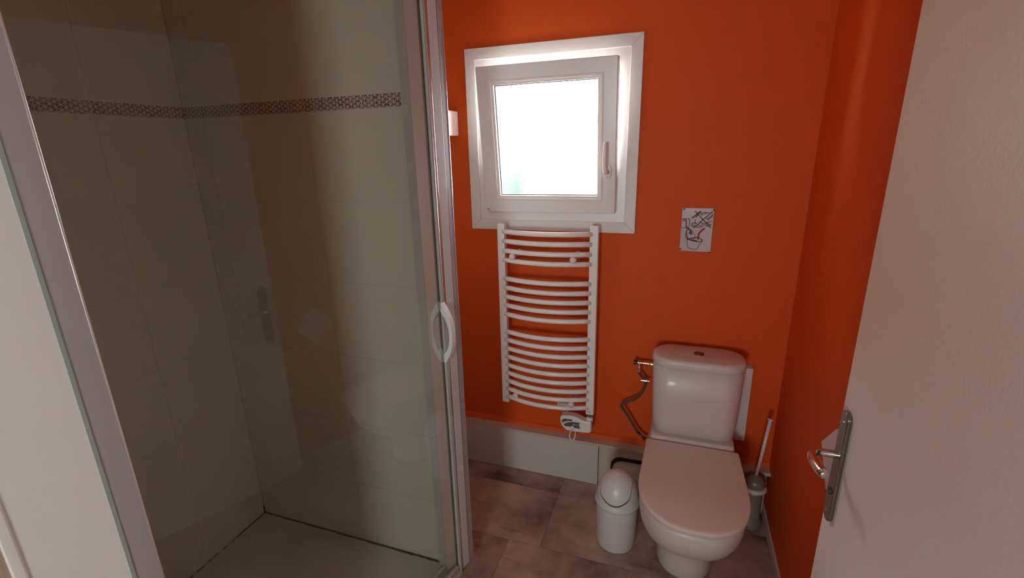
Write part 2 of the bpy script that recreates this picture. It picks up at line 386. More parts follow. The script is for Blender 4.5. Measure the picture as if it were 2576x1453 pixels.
# ------------------------------------------------------------------ WINDOW
CX0, CX1, CZ0, CZ1 = -0.9104, -0.1648, 1.2491, 2.0175
def weld_frame(bm, x0, x1, z0, z1, wdt, y0, y1, tf=None):
    tf = tf or (lambda x, y, z: (x, y, z))
    o = [(x0, z0), (x1, z0), (x1, z1), (x0, z1)]; i = [(x0 + wdt, z0 + wdt), (x1 - wdt, z0 + wdt), (x1 - wdt, z1 - wdt), (x0 + wdt, z1 - wdt)]
    V = [[bm.verts.new(tf(x, y, z)) for x, z in q] for q in (o, i) for y in (y0, y1)]   # o0 o1 i0 i1
    for k in range(4):
        m_ = (k + 1) % 4
        for a, b in ((V[0], V[2]), (V[1], V[3]), (V[0], V[1]), (V[2], V[3])):
            bm.faces.new((a[k], a[m_], b[m_], b[k]))
def ring_frame(bm, x0, x1, z0, z1, wdt, y0, y1, tf=None, mi=0):
    """four mitred members; tf maps (x,y,z)"""
    tf = tf or (lambda x, y, z: (x, y, z))
    o = [(x0, z0), (x1, z0), (x1, z1), (x0, z1)]; i = [(x0 + wdt, z0 + wdt), (x1 - wdt, z0 + wdt), (x1 - wdt, z1 - wdt), (x0 + wdt, z1 - wdt)]
    for k in range(4):
        m_ = (k + 1) % 4; q = [o[k], o[m_], i[m_], i[k]]
        c = [sum(a[0] for a in q) / 4, sum(a[1] for a in q) / 4]
        q = [(a[0] + (c[0] - a[0]) * 0.0008, a[1] + (c[1] - a[1]) * 0.0008) for a in q]
        a = [bm.verts.new(tf(x, y0, z)) for x, z in q]; b = [bm.verts.new(tf(x, y1, z)) for x, z in q]
        fs = [bm.faces.new(a), bm.faces.new(b)] + [bm.faces.new((a[j], a[(j + 1) % 4], b[(j + 1) % 4], b[j])) for j in range(4)]
        for f in fs: f.material_index = mi
bm = NB(); ring_frame(bm, CX0, CX1, CZ0, CZ1, 0.046, W - 0.011, W + 0.002)
win = struct('window_1', bm, 'casing', bevel=0.0015); win['label'] = 'white tilted-open frosted window in the orange wall'
bm = NB(); weld_frame(bm, CX0 + 0.036, CX1 - 0.036, CZ0 + 0.036, CZ1 - 0.036, 0.052, W - 0.006, W + 0.055); weld_frame(bm, CX0 + 0.044, CX1 - 0.044, CZ0 + 0.044, CZ1 - 0.044, 0.058, W + 0.030, W + 0.075)
link('window_frame', bm, 'pvc', win, bevel=0.002)
# sash, tilted in at the top
SB = Vector((-0.5345, 2.012, 1.334)); TILT = math.radians(6.3); SWD, SHT = 0.577, 0.598
def stf(x, y, z):
    return (SB.x + x, SB.y + y * math.cos(TILT) - z * math.sin(TILT), SB.z + z * math.cos(TILT) + y * math.sin(TILT))
hw = SWD / 2
sash_b = NB(); weld_frame(sash_b, -hw, hw, 0, SHT, 0.066, 0.0, 0.052, stf)
sash = link('window_sash', sash_b, 'pvc', win, bevel=0.004)
bm = NB(); weld_frame(bm, -hw + 0.054, hw - 0.054, 0.054, SHT - 0.054, 0.010, -0.005, 0.004, stf); weld_frame(bm, -hw + 0.062, hw - 0.062, 0.062, SHT - 0.062, 0.012, 0.002, 0.020, stf)
link('glazing_bead', bm, 'pvc', sash, bevel=0.0025)
bm = NB(); ring_frame(bm, -hw + 0.070, hw - 0.070, 0.070, SHT - 0.070, 0.0075, 0.016, 0.026, stf); g_ = link('gasket', bm, 'gasket', sash); g_['label'] = 'dark glazing gasket'
bm = NB(); q = [stf(x, 0.027, z) for x, z in ((-hw + 0.06, 0.06), (hw - 0.06, 0.06), (hw - 0.06, SHT - 0.06), (-hw + 0.06, SHT - 0.06))]
n_ = Vector(stf(0, 1, 0)) - Vector(stf(0, 0, 0)); slab(bm, q, n_ * 0.006); g_ = link('frosted_pane', bm, 'frosted', sash); g_['label'] = 'frosted glass pane'
# lever handle on the right member
bm = NB(); rings = []
hxp = hw - 0.030
lathe_pts = []
for k in range(24):
    a = 2 * math.pi * k / 24; lathe_pts.append((0.014 * math.cos(a), 0.030 * math.sin(a)))
rings = [[stf(hxp + u, y, 0.175 + v) for u, v in lathe_pts] for y in (0.0, -0.009, -0.011)]
loft(bm, rings); link('handle_base', bm, 'enamel', sash, smooth=False, bevel=0.002)
bm = NB(); tube(bm, [stf(hxp, -0.008, 0.175), stf(hxp, -0.030, 0.176), stf(hxp - 0.006, -0.041, 0.182), stf(hxp - 0.008, -0.043, 0.22), stf(hxp - 0.008, -0.043, 0.265), stf(hxp - 0.006, -0.041, 0.292)], [0.008, 0.008, 0.010, 0.0095, 0.009, 0.006], n=16)
link('window_handle', bm, 'enamel', sash, smooth=True)
# small hinge marks at the lower left corner
bm = NB()
for (u0, u1, v0, v1) in ((0.004, 0.012, 0.010, 0.012), (0.010, 0.012, 0.0, 0.012), (0.0, 0.002, 0.006, 0.012), (0.0045, 0.0065, 0.004, 0.009)):
    slab(bm, [stf(-hw + 0.006 + a, -0.0006, 0.004 + b) for a, b in ((u0, v0), (u1, v0), (u1, v1), (u0, v1))], n_ * 0.0006)
g_ = link('hinge_mark', bm, 'gasket', sash)
# outside: ground and hedge seen blurred through the pane
bm = NB(); box(bm, -7, 6, 2.5, 12, -0.4, -0.3); struct('ground_outside', bm, 'ground')
bm = NB(); bmesh.ops.create_icosphere(bm, subdivisions=4, radius=1.0)
for v in bm.verts:
    n = 1 + 0.08 * math.sin(v.co.x * 23 + v.co.z * 17) * math.cos(v.co.y * 19 + v.co.z * 11)
    v.co = Vector((-3.45 + v.co.x * 1.85 * n, 5.0 + v.co.y * 0.9 * n, 1.5 + v.co.z * 2.1 * n))
tag(link('garden_bush', bm, 'hedge', smooth=True), 'green bush outside, a blurred pale green tint at the left of the frosted pane', 'bush')

# ------------------------------------------------------------------ SHOWER ENCLOSURE
en = empty('shower_enclosure', tuple(E(0.45, 0, 0)), 'framed clear glass shower enclosure with a curved white double handle', 'shower enclosure')
ZB, ZTOP = 0.0305, 2.30
bm = NB(); ebox(bm, 0.012, 0.885, -0.0085, -0.0035, ZB + 0.03, ZTOP - 0.03); g_ = link('glass_panel', bm, 'glass', en); g_['label'] = 'clear glass panel reflecting the open door'
# left wall profile
bm = NB(); ebox(bm, 0.879, 0.9155, -0.022, 0.0, ZB, ZTOP); pf = link('wall_profile', bm, 'profile', en, bevel=0.0015)
bm = NB(); ebox(bm, 0.8765, 0.880, -0.012, 0.0012, ZB, ZTOP); link('profile_lip', bm, 'alu_gloss', pf, bevel=0.0006)
bm = NB(); ebox(bm, 0.9155, 0.9215, -0.010, 0.0015, ZB, ZTOP); g_ = link('sealant_bead', bm, 'teal', pf); g_['label'] = 'pale green sealant bead'
# right closing post, seen from outside: bright lip, groove, white stile, groove, grey channel
post = NB(); ebox(post, 0.004, -0.0755, -0.018, -0.004, ZB, ZTOP); post = link('closing_post', post, 'black', en)
bm = NB(); ebox(bm, 0.0085, -0.006, -0.010, 0.0, ZB, ZTOP); link('door_seal', bm, 'seal', en)
bm = NB(); ebox(bm, 0.004, -0.0065, -0.010, 0.0035, ZB, ZTOP); link('lip', bm, 'alu_gloss', post, bevel=0.0012)
bm = NB(); ebox(bm, -0.0095, -0.0475, -0.006, 0.003, ZB, ZTOP); link('door_stile', bm, 'pvc_grey', post, bevel=0.002)
bm = NB(); ebox(bm, -0.0510, -0.0735, -0.006, 0.0005, ZB, ZTOP); link('wall_channel', bm, 'profile', post, bevel=0.0008)
bm = NB(); ebox(bm, -0.0735, -0.0765, -0.018, 0.0018, ZB, ZTOP); link('channel_edge', bm, 'alu_gloss', post, bevel=0.0006)
# magnetic closing profiles standing on the tiled wall inside the glass
bm = NB(); prism(bm, [(-0.790, SY - 0.001), (-0.790, SY - 0.020), (-0.757, SY - 0.026), (-0.757, SY - 0.001)], ZB, ZTOP); ip = link('inner_profile', bm, 'seal', en, bevel=0.0015)
bm = NB(); prism(bm, [(-0.756, SY - 0.001), (-0.756, SY - 0.027), (-0.722, SY - 0.012), (-0.720, SY - 0.001)], ZB, ZTOP); g_ = link('inner_strip', bm, 'pink', ip, bevel=0.0012); g_['label'] = 'whitish strip with orange bounce light in its colour'
# bottom and top rails
bm = NB(); ebox(bm, 0.014, 0.879, -0.014, 0.0, ZB, ZB + 0.030); link('bottom_rail', bm, 'alu', en, bevel=0.002)
bm = NB(); ebox(bm, 0.020, 0.879, -0.064, -0.050, ZB, ZB + 0.018); link('inner_rail', bm, 'alu', en, bevel=0.002)
bm = NB(); ebox(bm, 0.014, 0.879, -0.020, 0.0, ZTOP - 0.035, ZTOP); link('top_rail', bm, 'alu', en, bevel=0.002)
# double bow handle at the seam
hz0, hz1 = 0.917, 1.133; hc = (hz0 + hz1) / 2; hh = (hz1 - hz0) / 2
for sgn, nm in ((1, 'outer_handle'), (-1, 'inner_handle')):
    bm = NB(); K = 20; outer = []; inner = []
    for k in range(K + 1):
        u = -1 + 2 * k / K
        outer.append((0.040 * (1 - abs(u) ** 2.2) + 0.002, u * hh))
    for k in range(K + 1):
        u = -1 + 2 * k / K
        inner.append((0.028 * (1 - abs(u) ** 2.4), u * hh * 0.70))
    pts = outer + [(0.0005, hh)] + [(0.0005, hh * 0.70)] + inner[::-1][1:-1] + [(0.0005, -hh * 0.70)] + [(0.0005, -hh)]
    # split in quads: build strip outer<->inner
    vo, vi = [], []
    for dt in (0.002, 0.022):
        vo.append([bm.verts.new(E(dt, sgn * (a + 0.001) + (0 if sgn > 0 else -0.0085), hc + b)) for a, b in outer])
        vi.append([bm.verts.new(E(dt, sgn * (a + 0.001) + (0 if sgn > 0 else -0.0085), hc + b)) for a, b in inner])
    for k in range(K):
        for v0, v1 in ((vo[0], vi[0]), (vo[1], vi[1]), (vo[0], vo[1]), (vi[0], vi[1])):
            bm.faces.new((v0[k], v0[k + 1], v1[k + 1], v1[k]))
    for k in (0, K): bm.faces.new((vo[0][k], vo[1][k], vi[1][k], vi[0][k]))
    g_ = link(nm, bm, 'enamel', en, bevel=0.0015); g_['label'] = 'white crescent handle'

# tray
tr = empty('shower_tray', (-1.2, 0.9, 0), 'low beige shower tray with dark mould lines along its wall edges', 'shower tray')
bm = NB(); prism(bm, [(SX + 0.001, 0.433), (E(0.86, -0.002).x, 0.433), E(0.0, -0.002), (E(0.0, -0.002).x, SY - 0.001), (SX + 0.001, SY - 0.001)], 0.001, SZ)
link('tray_slab', bm, 'tray', tr, bevel=0.003)
bm = NB(); yb = SY - 0.0045
def wob(x): return 0.0012 * math.sin(x * 41) + 0.0008 * math.sin(x * 97)
seg = 40
for k in range(seg):
    x0 = SX + 0.004 + (0.945 - 0.055) * k / seg; x1 = SX + 0.004 + (0.945 - 0.055) * (k + 1) / seg
    th = 0.0022 + 0.0016 * abs(math.sin(k * 1.7)) + (0.001 if k > 25 else 0)
    if k in (17,): th *= 0.4
    prism(bm, [(x0, yb + 0.003), (x0, yb - th + wob(x0)), (x1, yb - th + wob(x1)), (x1, yb + 0.003)], SZ - 0.002, SZ + 0.0016)
box(bm, SX + 0.001, SX + 0.0035, SY - 0.006, SY - 0.0012, SZ - 0.001, SZ + 0.035)
bmesh.ops.remove_doubles(bm, verts=bm.verts, dist=0.00001)
g_ = link('sealant_joint', bm, 'mould', tr); g_['label'] = 'dark mouldy sealant joint along the back edge'
for (a, b_, th) in ((1.318, 1.17, 0.0035), (1.15, 1.144, 0.002), (1.115, 1.10, 0.0025), (1.075, 1.06, 0.002), (1.045, 1.035, 0.0016), (1.015, 0.985, 0.0035), (0.965, 0.90, 0.004), (0.86, 0.80, 0.003)):
    bm = NB(); prism(bm, [(SX + 0.002, a), (SX + 0.002 + th, a), (SX + 0.002 + th, b_), (SX + 0.002, b_)], SZ - 0.002, SZ + 0.0016)
    link('mould_patch', bm, 'mould', tr)

# ------------------------------------------------------------------ WHITE WALL BOX beyond the partition
bm = NB(); box(bm, -1.09, -0.960, 1.93, W - 0.001, 1.667, 1.771)
tag(link('wall_box', bm, 'casing', bevel=0.003), 'small white box on the orange wall, half hidden by the shower frame', 'box')

# ------------------------------------------------------------------ TOWEL RADIATOR
rad = empty('towel_radiator', (-0.53, W, 0.4), 'white curved-bar electric towel radiator hung below the window', 'radiator')
for x0, x1 in ((-0.757, -0.722), (-0.341, -0.304)):
    bm = NB(); box(bm, x0, x1, 1.966, 2.000, 0.401, 1.287); up = link('upright', bm, 'enamel', rad, bevel=0.004)
    if x0 > -0.5:
        bm = NB(); lathe(bm, (-0.3225, 1.983, 0), [(0.0125, 0.385), (0.0125, 0.4005)], 20); g_ = link('cable_gland', bm, 'gap', up); g_['label'] = 'dark gland'
        tc = bpy.data.curves.new('t', 'FONT'); tc.body = 'bally'; tc.size = 0.011; tc.extrude = 0.0002
        to = bpy.data.objects.new('t', tc); COL.objects.link(to); bpy.context.view_layer.update()
        me = bpy.data.meshes.new_from_object(to.evaluated_get(bpy.context.evaluated_depsgraph_get())); bpy.data.objects.remove(to)
        me.materials.append(M_['grey_print']); t2 = bpy.data.objects.new('brand_print', me); COL.objects.link(t2)
        t2.rotation_euler = (math.radians(90), 0, 0); t2.location = (-0.335, 1.9655, 0.415)
        bpy.context.view_layer.update(); t2.parent = up; t2.matrix_parent_inverse = up.matrix_world.inverted()
BZ = [1.2536, 1.2108, 1.1673, 1.1244, 1.0375, 0.9941, 0.9514, 0.9086, 0.8649, 0.778, 0.7356, 0.693, 0.6492, 0.6058, 0.5632, 0.5205, 0.478, 0.4353]
for z in BZ:
    bm = NB(); pts = []
    for k in range(13):
        u = -1 + 2 * k / 12; pts.append((-0.531 + u * 0.199, 1.973 - 0.046 * (1 - u * u), z))
    tube(bm, pts, 0.0112, n=14, smooth_path=False); link('bar', bm, 'enamel', rad, smooth=True)
for x, z in ((-0.680, 1.146), (-0.404, 1.146), (-0.680, 0.457), (-0.404, 0.457)):
    yb_ = 1.973 - 0.046 * (1 - ((x + 0.531) / 0.199) ** 2)
    bm = NB(); lathe(bm, (x, 0, z), [(0.004, yb_ - 0.018), (0.0125, yb_ - 0.017), (0.0145, yb_ - 0.012), (0.0145, yb_ - 0.004), (0.010, yb_ + 0.004), (0.010, W - 0.012), (0.017, W - 0.010), (0.017, W - 0.001)], 24, axis='y')
    g_ = link('wall_bracket', bm, 'brush_stick', rad, smooth=True, autos=1); g_['label'] = 'pinkish translucent bracket knob'
# thermostat controller
ct = NB()
prof = [(-0.462, 0.372), (-0.452, 0.382), (-0.430, 0.388), (-0.405, 0.389), (-0.380, 0.385), (-0.355, 0.374), (-0.340, 0.370), (-0.311, 0.372), (-0.310, 0.322), (-0.318, 0.312), (-0.350, 0.308), (-0.400, 0.306), (-0.430, 0.308), (-0.446, 0.320), (-0.458, 0.343)]
slab(ct, [(x, 1.952, z) for x, z in prof], (0, 0.044, 0)); ctl = link('thermostat', ct, 'enamel', rad, bevel=0.010, seg=4)
bm = NB(); lathe(bm, (-0.3225, 1.978, 0), [(0.0155, 0.366), (0.0155, 0.386)], 20); link('collar', bm, 'enamel', ctl)
def fish(pts, nm, m, y, pa):
    bm = NB(); slab(bm, [(x, y, z) for x, z in pts], (0, 0.002, 0)); return link(nm, bm, m, pa)
g_ = fish([(-0.452, 0.361), (-0.440, 0.370), (-0.405, 0.371), (-0.398, 0.367), (-0.402, 0.363), (-0.425, 0.360), (-0.441, 0.352), (-0.449, 0.344)], 'button_panel', 'grey_panel', 1.9508, ctl); g_['label'] = 'dark grey button panel'
g_ = fish([(-0.443, 0.340), (-0.425, 0.353), (-0.400, 0.359), (-0.364, 0.360), (-0.369, 0.348), (-0.362, 0.328), (-0.395, 0.330), (-0.420, 0.332), (-0.433, 0.330)], 'display_panel', 'grey_panel', 1.9508, ctl); g_['label'] = 'dark grey fish-shaped display panel'
for k, (x, z) in enumerate(((-0.396, 0.346), (-0.389, 0.346), (-0.379, 0.347))):
    fish([(x - .002, z - .004), (x + .002, z - .004), (x + .002, z + .004), (x - .002, z + .004)], 'display_mark', 'lcd', 1.9500, ctl)
bm = NB(); lathe(bm, (-0.400, 0, 0.328), [(0.009, 1.946), (0.010, 1.949), (0.010, 1.955)], 20, axis='y'); link('cable_outlet', bm, 'enamel', ctl, smooth=True)
bm = NB(); tube(bm, [(-0.404, 1.950, 0.315), (-0.412, 1.948, 0.290), (-0.408, 1.948, 0.268), (-0.399, 1.949, 0.262), (-0.390, 1.950, 0.270), (-0.386, 1.956, 0.292), (-0.390, 1.975, 0.312)], 0.0028, n=10)
link('cable_loop', bm, 'enamel', ctl, smooth=True)
bm = NB(); box(bm, -0.492, -0.435, W - 0.030, W - 0.001, 0.365, 0.425); jb = link('junction_box', bm, 'enamel', bevel=0.003); tag(jb, 'small white cable box on the orange wall behind the radiator thermostat', 'junction box')
bm = NB(); lathe(bm, (-0.482, 0, 0.400), [(0.0022, W - 0.0312), (0.0022, W - 0.029)], 12, axis='y'); link('screw', bm, 'gap', jb)

# ------------------------------------------------------------------ PICTOGRAM NOTICE
def pm(cx, cy, y):            # crop pixel -> wall position
    v = (cy - 225) / 1050.0; xl = 340 - 52 * v; xr = 1122 - 82 * v
    u = (cx - xl) / (xr - xl)
    return Vector((0.019 + u * 0.119, y, 1.359 - v * 0.176))
no = empty('notice', (0.078, W, 1.183), 'white laminated pictogram notice pinned to the orange wall above the toilet', 'notice')
bm = NB(); rows = []
for j in range(9):
    for i in range(2): pass
N_ = 8; grid = []
for j in range(N_ + 1):
    v = j / N_; r = []
    for i in range(N_ + 1):
        u = i / N_; curl = 0.006 * (math.sin(v * math.pi)) * (1 - u) ** 2
        x = 0.019 + u * 0.119 - 0.004 * v * 0
        r.append(bm.verts.new((x - 0.004 * v * (1 - u) * 0, W - 0.0025 - curl, 1.359 - v * 0.176)))
    grid.append(r)
for j in range(N_):
    for i in range(N_): bm.faces.new((grid[j][i], grid[j][i + 1], grid[j + 1][i + 1], grid[j + 1][i]))
ret = bmesh.ops.extrude_face_region(bm, geom=list(bm.faces))
for e in ret['geom']:
    if isinstance(e, bmesh.types.BMVert): e.co.y += 0.0006
link('sheet', bm, 'paper', no)
def ydep(cx, cy):
    p = pm(cx, cy, 0); u = (p.x - 0.019) / 0.119; v = (1.359 - p.z) / 0.176
    return W - 0.0030 - 0.006 * math.sin(max(0, min(1, v)) * math.pi) * (1 - u) ** 2
def stroke(bm, pts, wpx):
    P = []
    for i in range(len(pts) - 1):
        for k in range(4):
            t = k / 4; P.append((pts[i][0] * (1 - t) + pts[i + 1][0] * t, pts[i][1] * (1 - t) + pts[i + 1][1] * t))
    P.append(pts[-1])
    L_, R_ = [], []
    for i, (x, y) in enumerate(P):
        a = P[max(i - 1, 0)]; b = P[min(i + 1, len(P) - 1)]; d = Vector((b[0] - a[0], b[1] - a[1])).normalized(); n = Vector((-d.y, d.x)) * wpx / 2
        L_.append(bm.verts.new(pm(x + n.x, y + n.y, ydep(x, y)))); R_.append(bm.verts.new(pm(x - n.x, y - n.y, ydep(x, y))))
    for i in range(len(P) - 1): bm.faces.new((L_[i], L_[i + 1], R_[i + 1], R_[i]))
bm = NB(); T8 = 13
S_ = [([(650, 290), (720, 360), (850, 490), (930, 570), (1045, 690)], 17), ([(1090, 295), (1000, 370), (850, 495), (740, 600), (625, 695)], 17),
      ([(585, 465), (660, 400), (740, 330), (810, 295)], 22), ([(670, 445), (720, 380), (790, 315)], 20),
      ([(790, 355), (800, 385), (850, 375), (935, 340), (1020, 320)], 12), ([(790, 355), (850, 330), (920, 322), (945, 335)], 12),
      ([(945, 470), (990, 450), (1050, 400), (1095, 355)], 13), ([(950, 500), (1010, 470), (1060, 430), (1095, 395)], 13), ([(945, 470), (950, 500)], 12),
      ([(345, 500), (390, 480), (435, 485), (440, 520), (440, 680)], 18), ([(345, 520), (390, 530), (430, 515)], 12), ([(470, 490), (510, 478), (522, 520), (522, 640)], 14), ([(445, 660), (520, 665)], 8),
      ([(575, 600), (600, 580), (690, 578), (700, 590)], 13), ([(575, 600), (570, 660), (640, 672), (780, 672), (850, 655), (858, 585), (830, 570), (760, 575)], 13), ([(600, 600), (595, 640), (700, 630), (800, 632), (845, 600)], 10),
      ([(640, 600), (660, 560), (655, 520), (670, 490)], 10), ([(690, 600), (670, 565)], 9),
      ([(895, 610), (930, 650), (1000, 650), (1050, 610)], 14), ([(895, 610), (900, 580), (960, 560), (1000, 600), (1050, 605)], 14), ([(930, 590), (960, 620), (1010, 640)], 12), ([(960, 560), (1010, 535), (1080, 530)], 11),
      ([(330, 705), (400, 700), (440, 685)], 8),
      ([(470, 740), (450, 790), (458, 860), (470, 920), (485, 970)], 20), ([(470, 740), (540, 738), (590, 765), (630, 820), (655, 870), (665, 925)], 9), ([(440, 830), (425, 850), (428, 940), (470, 965)], 11),
      ([(470, 975), (560, 1000), (700, 1035), (790, 1035), (845, 1005), (840, 980), (790, 955)], 16), ([(490, 970), (580, 955), (660, 935), (700, 935)], 22),
      ([(560, 990), (640, 1000), (720, 1020)], 24),
      ([(470, 975), (475, 1080), (490, 1180), (550, 1215), (640, 1230), (710, 1215), (745, 1180), (765, 1110), (820, 1065), (848, 1010)], 10)]
for p_, w_ in S_: stroke(bm, p_, w_ * 1.35)
g_ = link('drawing', bm, 'ink', no); g_['label'] = 'dark line drawing of crossed-out items above an open toilet'
bm = NB(); stroke(bm, [(440, 690), (490, 710), (535, 745), (560, 800)], 48)
vs_ = [bm.verts.new(pm(x, y, ydep(x, y) - 0.0002)) for x, y in ((495, 810), (600, 780), (585, 885))]; bm.faces.new(vs_)
g_ = link('green_arrow', bm, 'ink_green', no); g_['label'] = 'dark green arrow'
bm = NB(); stroke(bm, [(900, 705), (840, 740), (775, 810), (748, 870), (745, 930)], 50)
vs_ = [bm.verts.new(pm(x, y, ydep(x, y) - 0.0002)) for x, y in ((690, 905), (800, 935), (735, 1000))]; bm.faces.new(vs_)
g_ = link('red_arrow', bm, 'ink_red', no); g_['label'] = 'dark red arrow'
for cx, cy in ((380, 250), (1110, 255), (308, 1228), (1010, 1285)):
    p_ = pm(cx, cy, 0); bm = NB(); lathe(bm, (p_.x, W, p_.z), [(0.0012, -0.009), (0.0030, -0.0085), (0.0034, -0.007), (0.0030, -0.0032), (0.001, -0.001)], 14, axis='y')
    link('pin', bm, 'pin', no, smooth=True)

# ------------------------------------------------------------------ TOILET
TC = 0.1205
to = empty('toilet', (TC, 1.75, 0), 'white close-coupled toilet with its lid closed, beside the white bin', 'toilet')
def dshape(hwb, hwm, yf, ym, yb, z, n=40, ex=2.35, cx=TC, rb=0.006):
    """D outline: straight sides from yb to ym, elliptical front to yf"""
    pts = []
    for k in range(n + 1):
        a = math.pi * k / n; c, s = math.cos(a), math.sin(a)
        pts.append((cx + hwm * math.copysign(abs(c) ** (2 / ex), c), ym - (ym - yf) * abs(s) ** (2 / ex), z))
    side = []
    for k in range(1, 5):
        t = k / 5; side.append((cx - (hwm + (hwb - hwm) * t), ym + (yb - ym) * t, z))
    pts += side + [(cx - hwb, yb - rb, z), (cx - hwb + rb * .3, yb - rb * .3, z), (cx - hwb + rb, yb, z), (cx + hwb - rb, yb, z), (cx + hwb - rb * .3, yb - rb * .3, z), (cx + hwb, yb - rb, z)]
    pts += [(2 * cx - p[0], p[1], z) for p in side[::-1]]
    return pts
bm = NB()
secs = [(0.000, .098, .104, 1.560, 1.70, 1.95), (0.012, .098, .106, 1.552, 1.70, 1.95), (0.06, .098, .104, 1.556, 1.70, 1.95), (0.12, .100, .103, 1.548, 1.69, 1.96), (0.16, .105, .112, 1.530, 1.67, 1.97), (0.195, .118, .130, 1.492, 1.65, 1.975),
        (0.225, .135, .150, 1.440, 1.62, 1.985), (0.26, .152, .166, 1.398, 1.60, 2.0), (0.30, .162, .176, 1.370, 1.585, 2.005), (0.34, .167, .181, 1.355, 1.575, 2.005), (0.375, .168, .182, 1.350, 1.57, 2.005), (0.392, .167, .180, 1.354, 1.57, 2.005), (0.396, .162, .175, 1.362, 1.57, 2.0)]
loft(bm, [dshape(a, b, c, d, e, z) for z, a, b, c, d, e in secs]); bowl = link('bowl', bm, 'ceramic', to, smooth=True)
bm = NB()
loft(bm, [dshape(.163, .163, 1.815, 1.83, 2.005, 0.392, n=8, ex=6), dshape(.164, .164, 1.812, 1.83, 2.005, 0.430, n=8, ex=6), dshape(.160, .160, 1.825, 1.84, 2.0, 0.442, n=8, ex=6)])
link('deck', bm, 'ceramic', bowl, bevel=0.003)
bm = NB()
loft(bm, [dshape(.150, .172, 1.352, 1.565, 1.79, 0.400), dshape(.153, .176, 1.345, 1.565, 1.792, 0.403), dshape(.153, .176, 1.345, 1.565, 1.792, 0.410), dshape(.150, .173, 1.350, 1.565, 1.79, 0.413)])
link('seat', bm, 'seat', to, smooth=False, bevel=0.001)
bm = NB()
loft(bm, [dshape(.168, .178, 1.345, 1.555, 1.798, 0.4155), dshape(.174, .184, 1.332, 1.55, 1.802, 0.418), dshape(.176, .186, 1.327, 1.548, 1.804, 0.423), dshape(.176, .186, 1.327, 1.548, 1.804, 0.431), dshape(.174, .184, 1.331, 1.548, 1.802, 0.4345), dshape(.170, .180, 1.340, 1.55, 1.798, 0.436)])
link('lid', bm, 'seat', to, smooth=False, bevel=0.0008)
def tankring(x0, x1, y0, y1, z, r, n=10):
    pts = []
    rb = 0.02
    for cx, cy, rr, a0 in ((x1 - r, y0 + r, r, -90), (x1 - rb, y1 - rb, rb, 0), (x0 + rb, y1 - rb, rb, 90), (x0 + r, y0 + r, r, 180)):
        for k in range(n + 1):
            a = math.radians(a0 + 90 * k / n); pts.append((cx + rr * math.cos(a), cy + rr * math.sin(a), z))
    return pts
bm = NB()
tk = [(0.441, -0.030, 0.276, 1.856, 0.05), (0.446, -0.036, 0.284, 1.846, 0.055), (0.50, -0.042, 0.289, 1.842, 0.062), (0.60, -0.047, 0.293, 1.838, 0.068), (0.741, -0.051, 0.297, 1.836, 0.070)]
loft(bm, [tankring(a, b, c, 2.006, z, r) for z, a, b, c, r in tk + [(0.7435, -0.046, 0.292, 1.841, 0.068), (0.7495, -0.046, 0.292, 1.841, 0.068)]]); tank = link('cistern', bm, 'ceramic', to, smooth=True)
bm = NB()
def lidring(g, z):
    x0, x1, y0, y1 = -0.056 + g, 0.302 - g, 1.829 + g, 2.010 - g * .6
    pts = []; r = 0.086 - g * .5
    for cx, cy, a0 in ((x1 - r, y0 + r, -90), (x1 - r, y1 - r, 0), (x0 + r, y1 - r, 90), (x0 + r, y0 + r, 180)):
        for k in range(13):
            a = math.radians(a0 + 90 * k / 12); pts.append((cx + r * math.cos(a), cy + r * math.sin(a), z))
    return pts
loft(bm, [lidring(0.005, 0.7485), lidring(0.001, 0.7488), lidring(0.0, 0.751), lidring(0.0, 0.772), lidring(0.002, 0.778), lidring(0.007, 0.783), lidring(0.014, 0.785)])
ld = link('cistern_lid', bm, 'ceramic', to, smooth=True)
bm = NB(); lathe(bm, (0.124, 1.925, 0.785), [(0.021, -0.002), (0.021, 0.002), (0.019, 0.003), (0.018, 0.0015), (0.002, 0.002)], 32)
g_ = link('flush_button', bm, 'nickel', ld, smooth=True); g_['label'] = 'round dark chrome flush button'
bm = NB(); lathe(bm, (0.2945, 1.925, 0.690), [(0.006, 0.0), (0.006, 0.0035)], 16, axis='x'); g_ = link('side_hole', bm, 'black', tank); g_['label'] = 'dark side inlet hole'

bm = NB(); box(bm, -0.01, 0.345, 2.014, W - 0.002, 0.362, 0.706)
tag(link('backing_board', bm, 'board', bevel=0.002), 'white board fixed to the wall behind the toilet cistern, its right edge showing', 'board')

# ------------------------------------------------------------------ WATER VALVE AND HOSE
va = empty('water_valve', (-0.10, 1.9945, 0.68), 'small chrome stop valve with a dark braided hose left of the toilet cistern', 'valve')
bm = NB(); y = 1.9945
lathe(bm, (0, y, 0.684), [(0.0045, -0.121), (0.006, -0.120), (0.006, -0.112), (0.0045, -0.110), (0.0045, -0.098), (0.0065, -0.096), (0.0065, -0.080), (0.008, -0.079), (0.008, -0.070), (0.005, -0.069), (0.005, -0.062)], 16, axis='x')
lathe(bm, (-0.1115, y, 0), [(0.006, 0.684), (0.006, 0.668), (0.008, 0.667), (0.008, 0.655), (0.0065, 0.654), (0.0065, 0.640)], 16)
link('valve_body', bm, 'chrome', va, smooth=False, bevel=0.0008)
bm = NB(); lathe(bm, (0, y, 0.684), [(0.010, -0.137), (0.0105, -0.136), (0.0105, -0.124), (0.007, -0.121)], 12, axis='x'); g_ = link('valve_knob', bm, 'black', va); g_['label'] = 'black valve knob'
bm = NB(); lathe(bm, (0, y, 0.684), [(0.006, -0.065), (0.0095, -0.063), (0.0095, -0.055), (0.006, -0.053), (0.006, -0.0525)], 12, axis='x'); g_ = link('nut', bm, 'brass', va); g_['label'] = 'yellow brass nut'
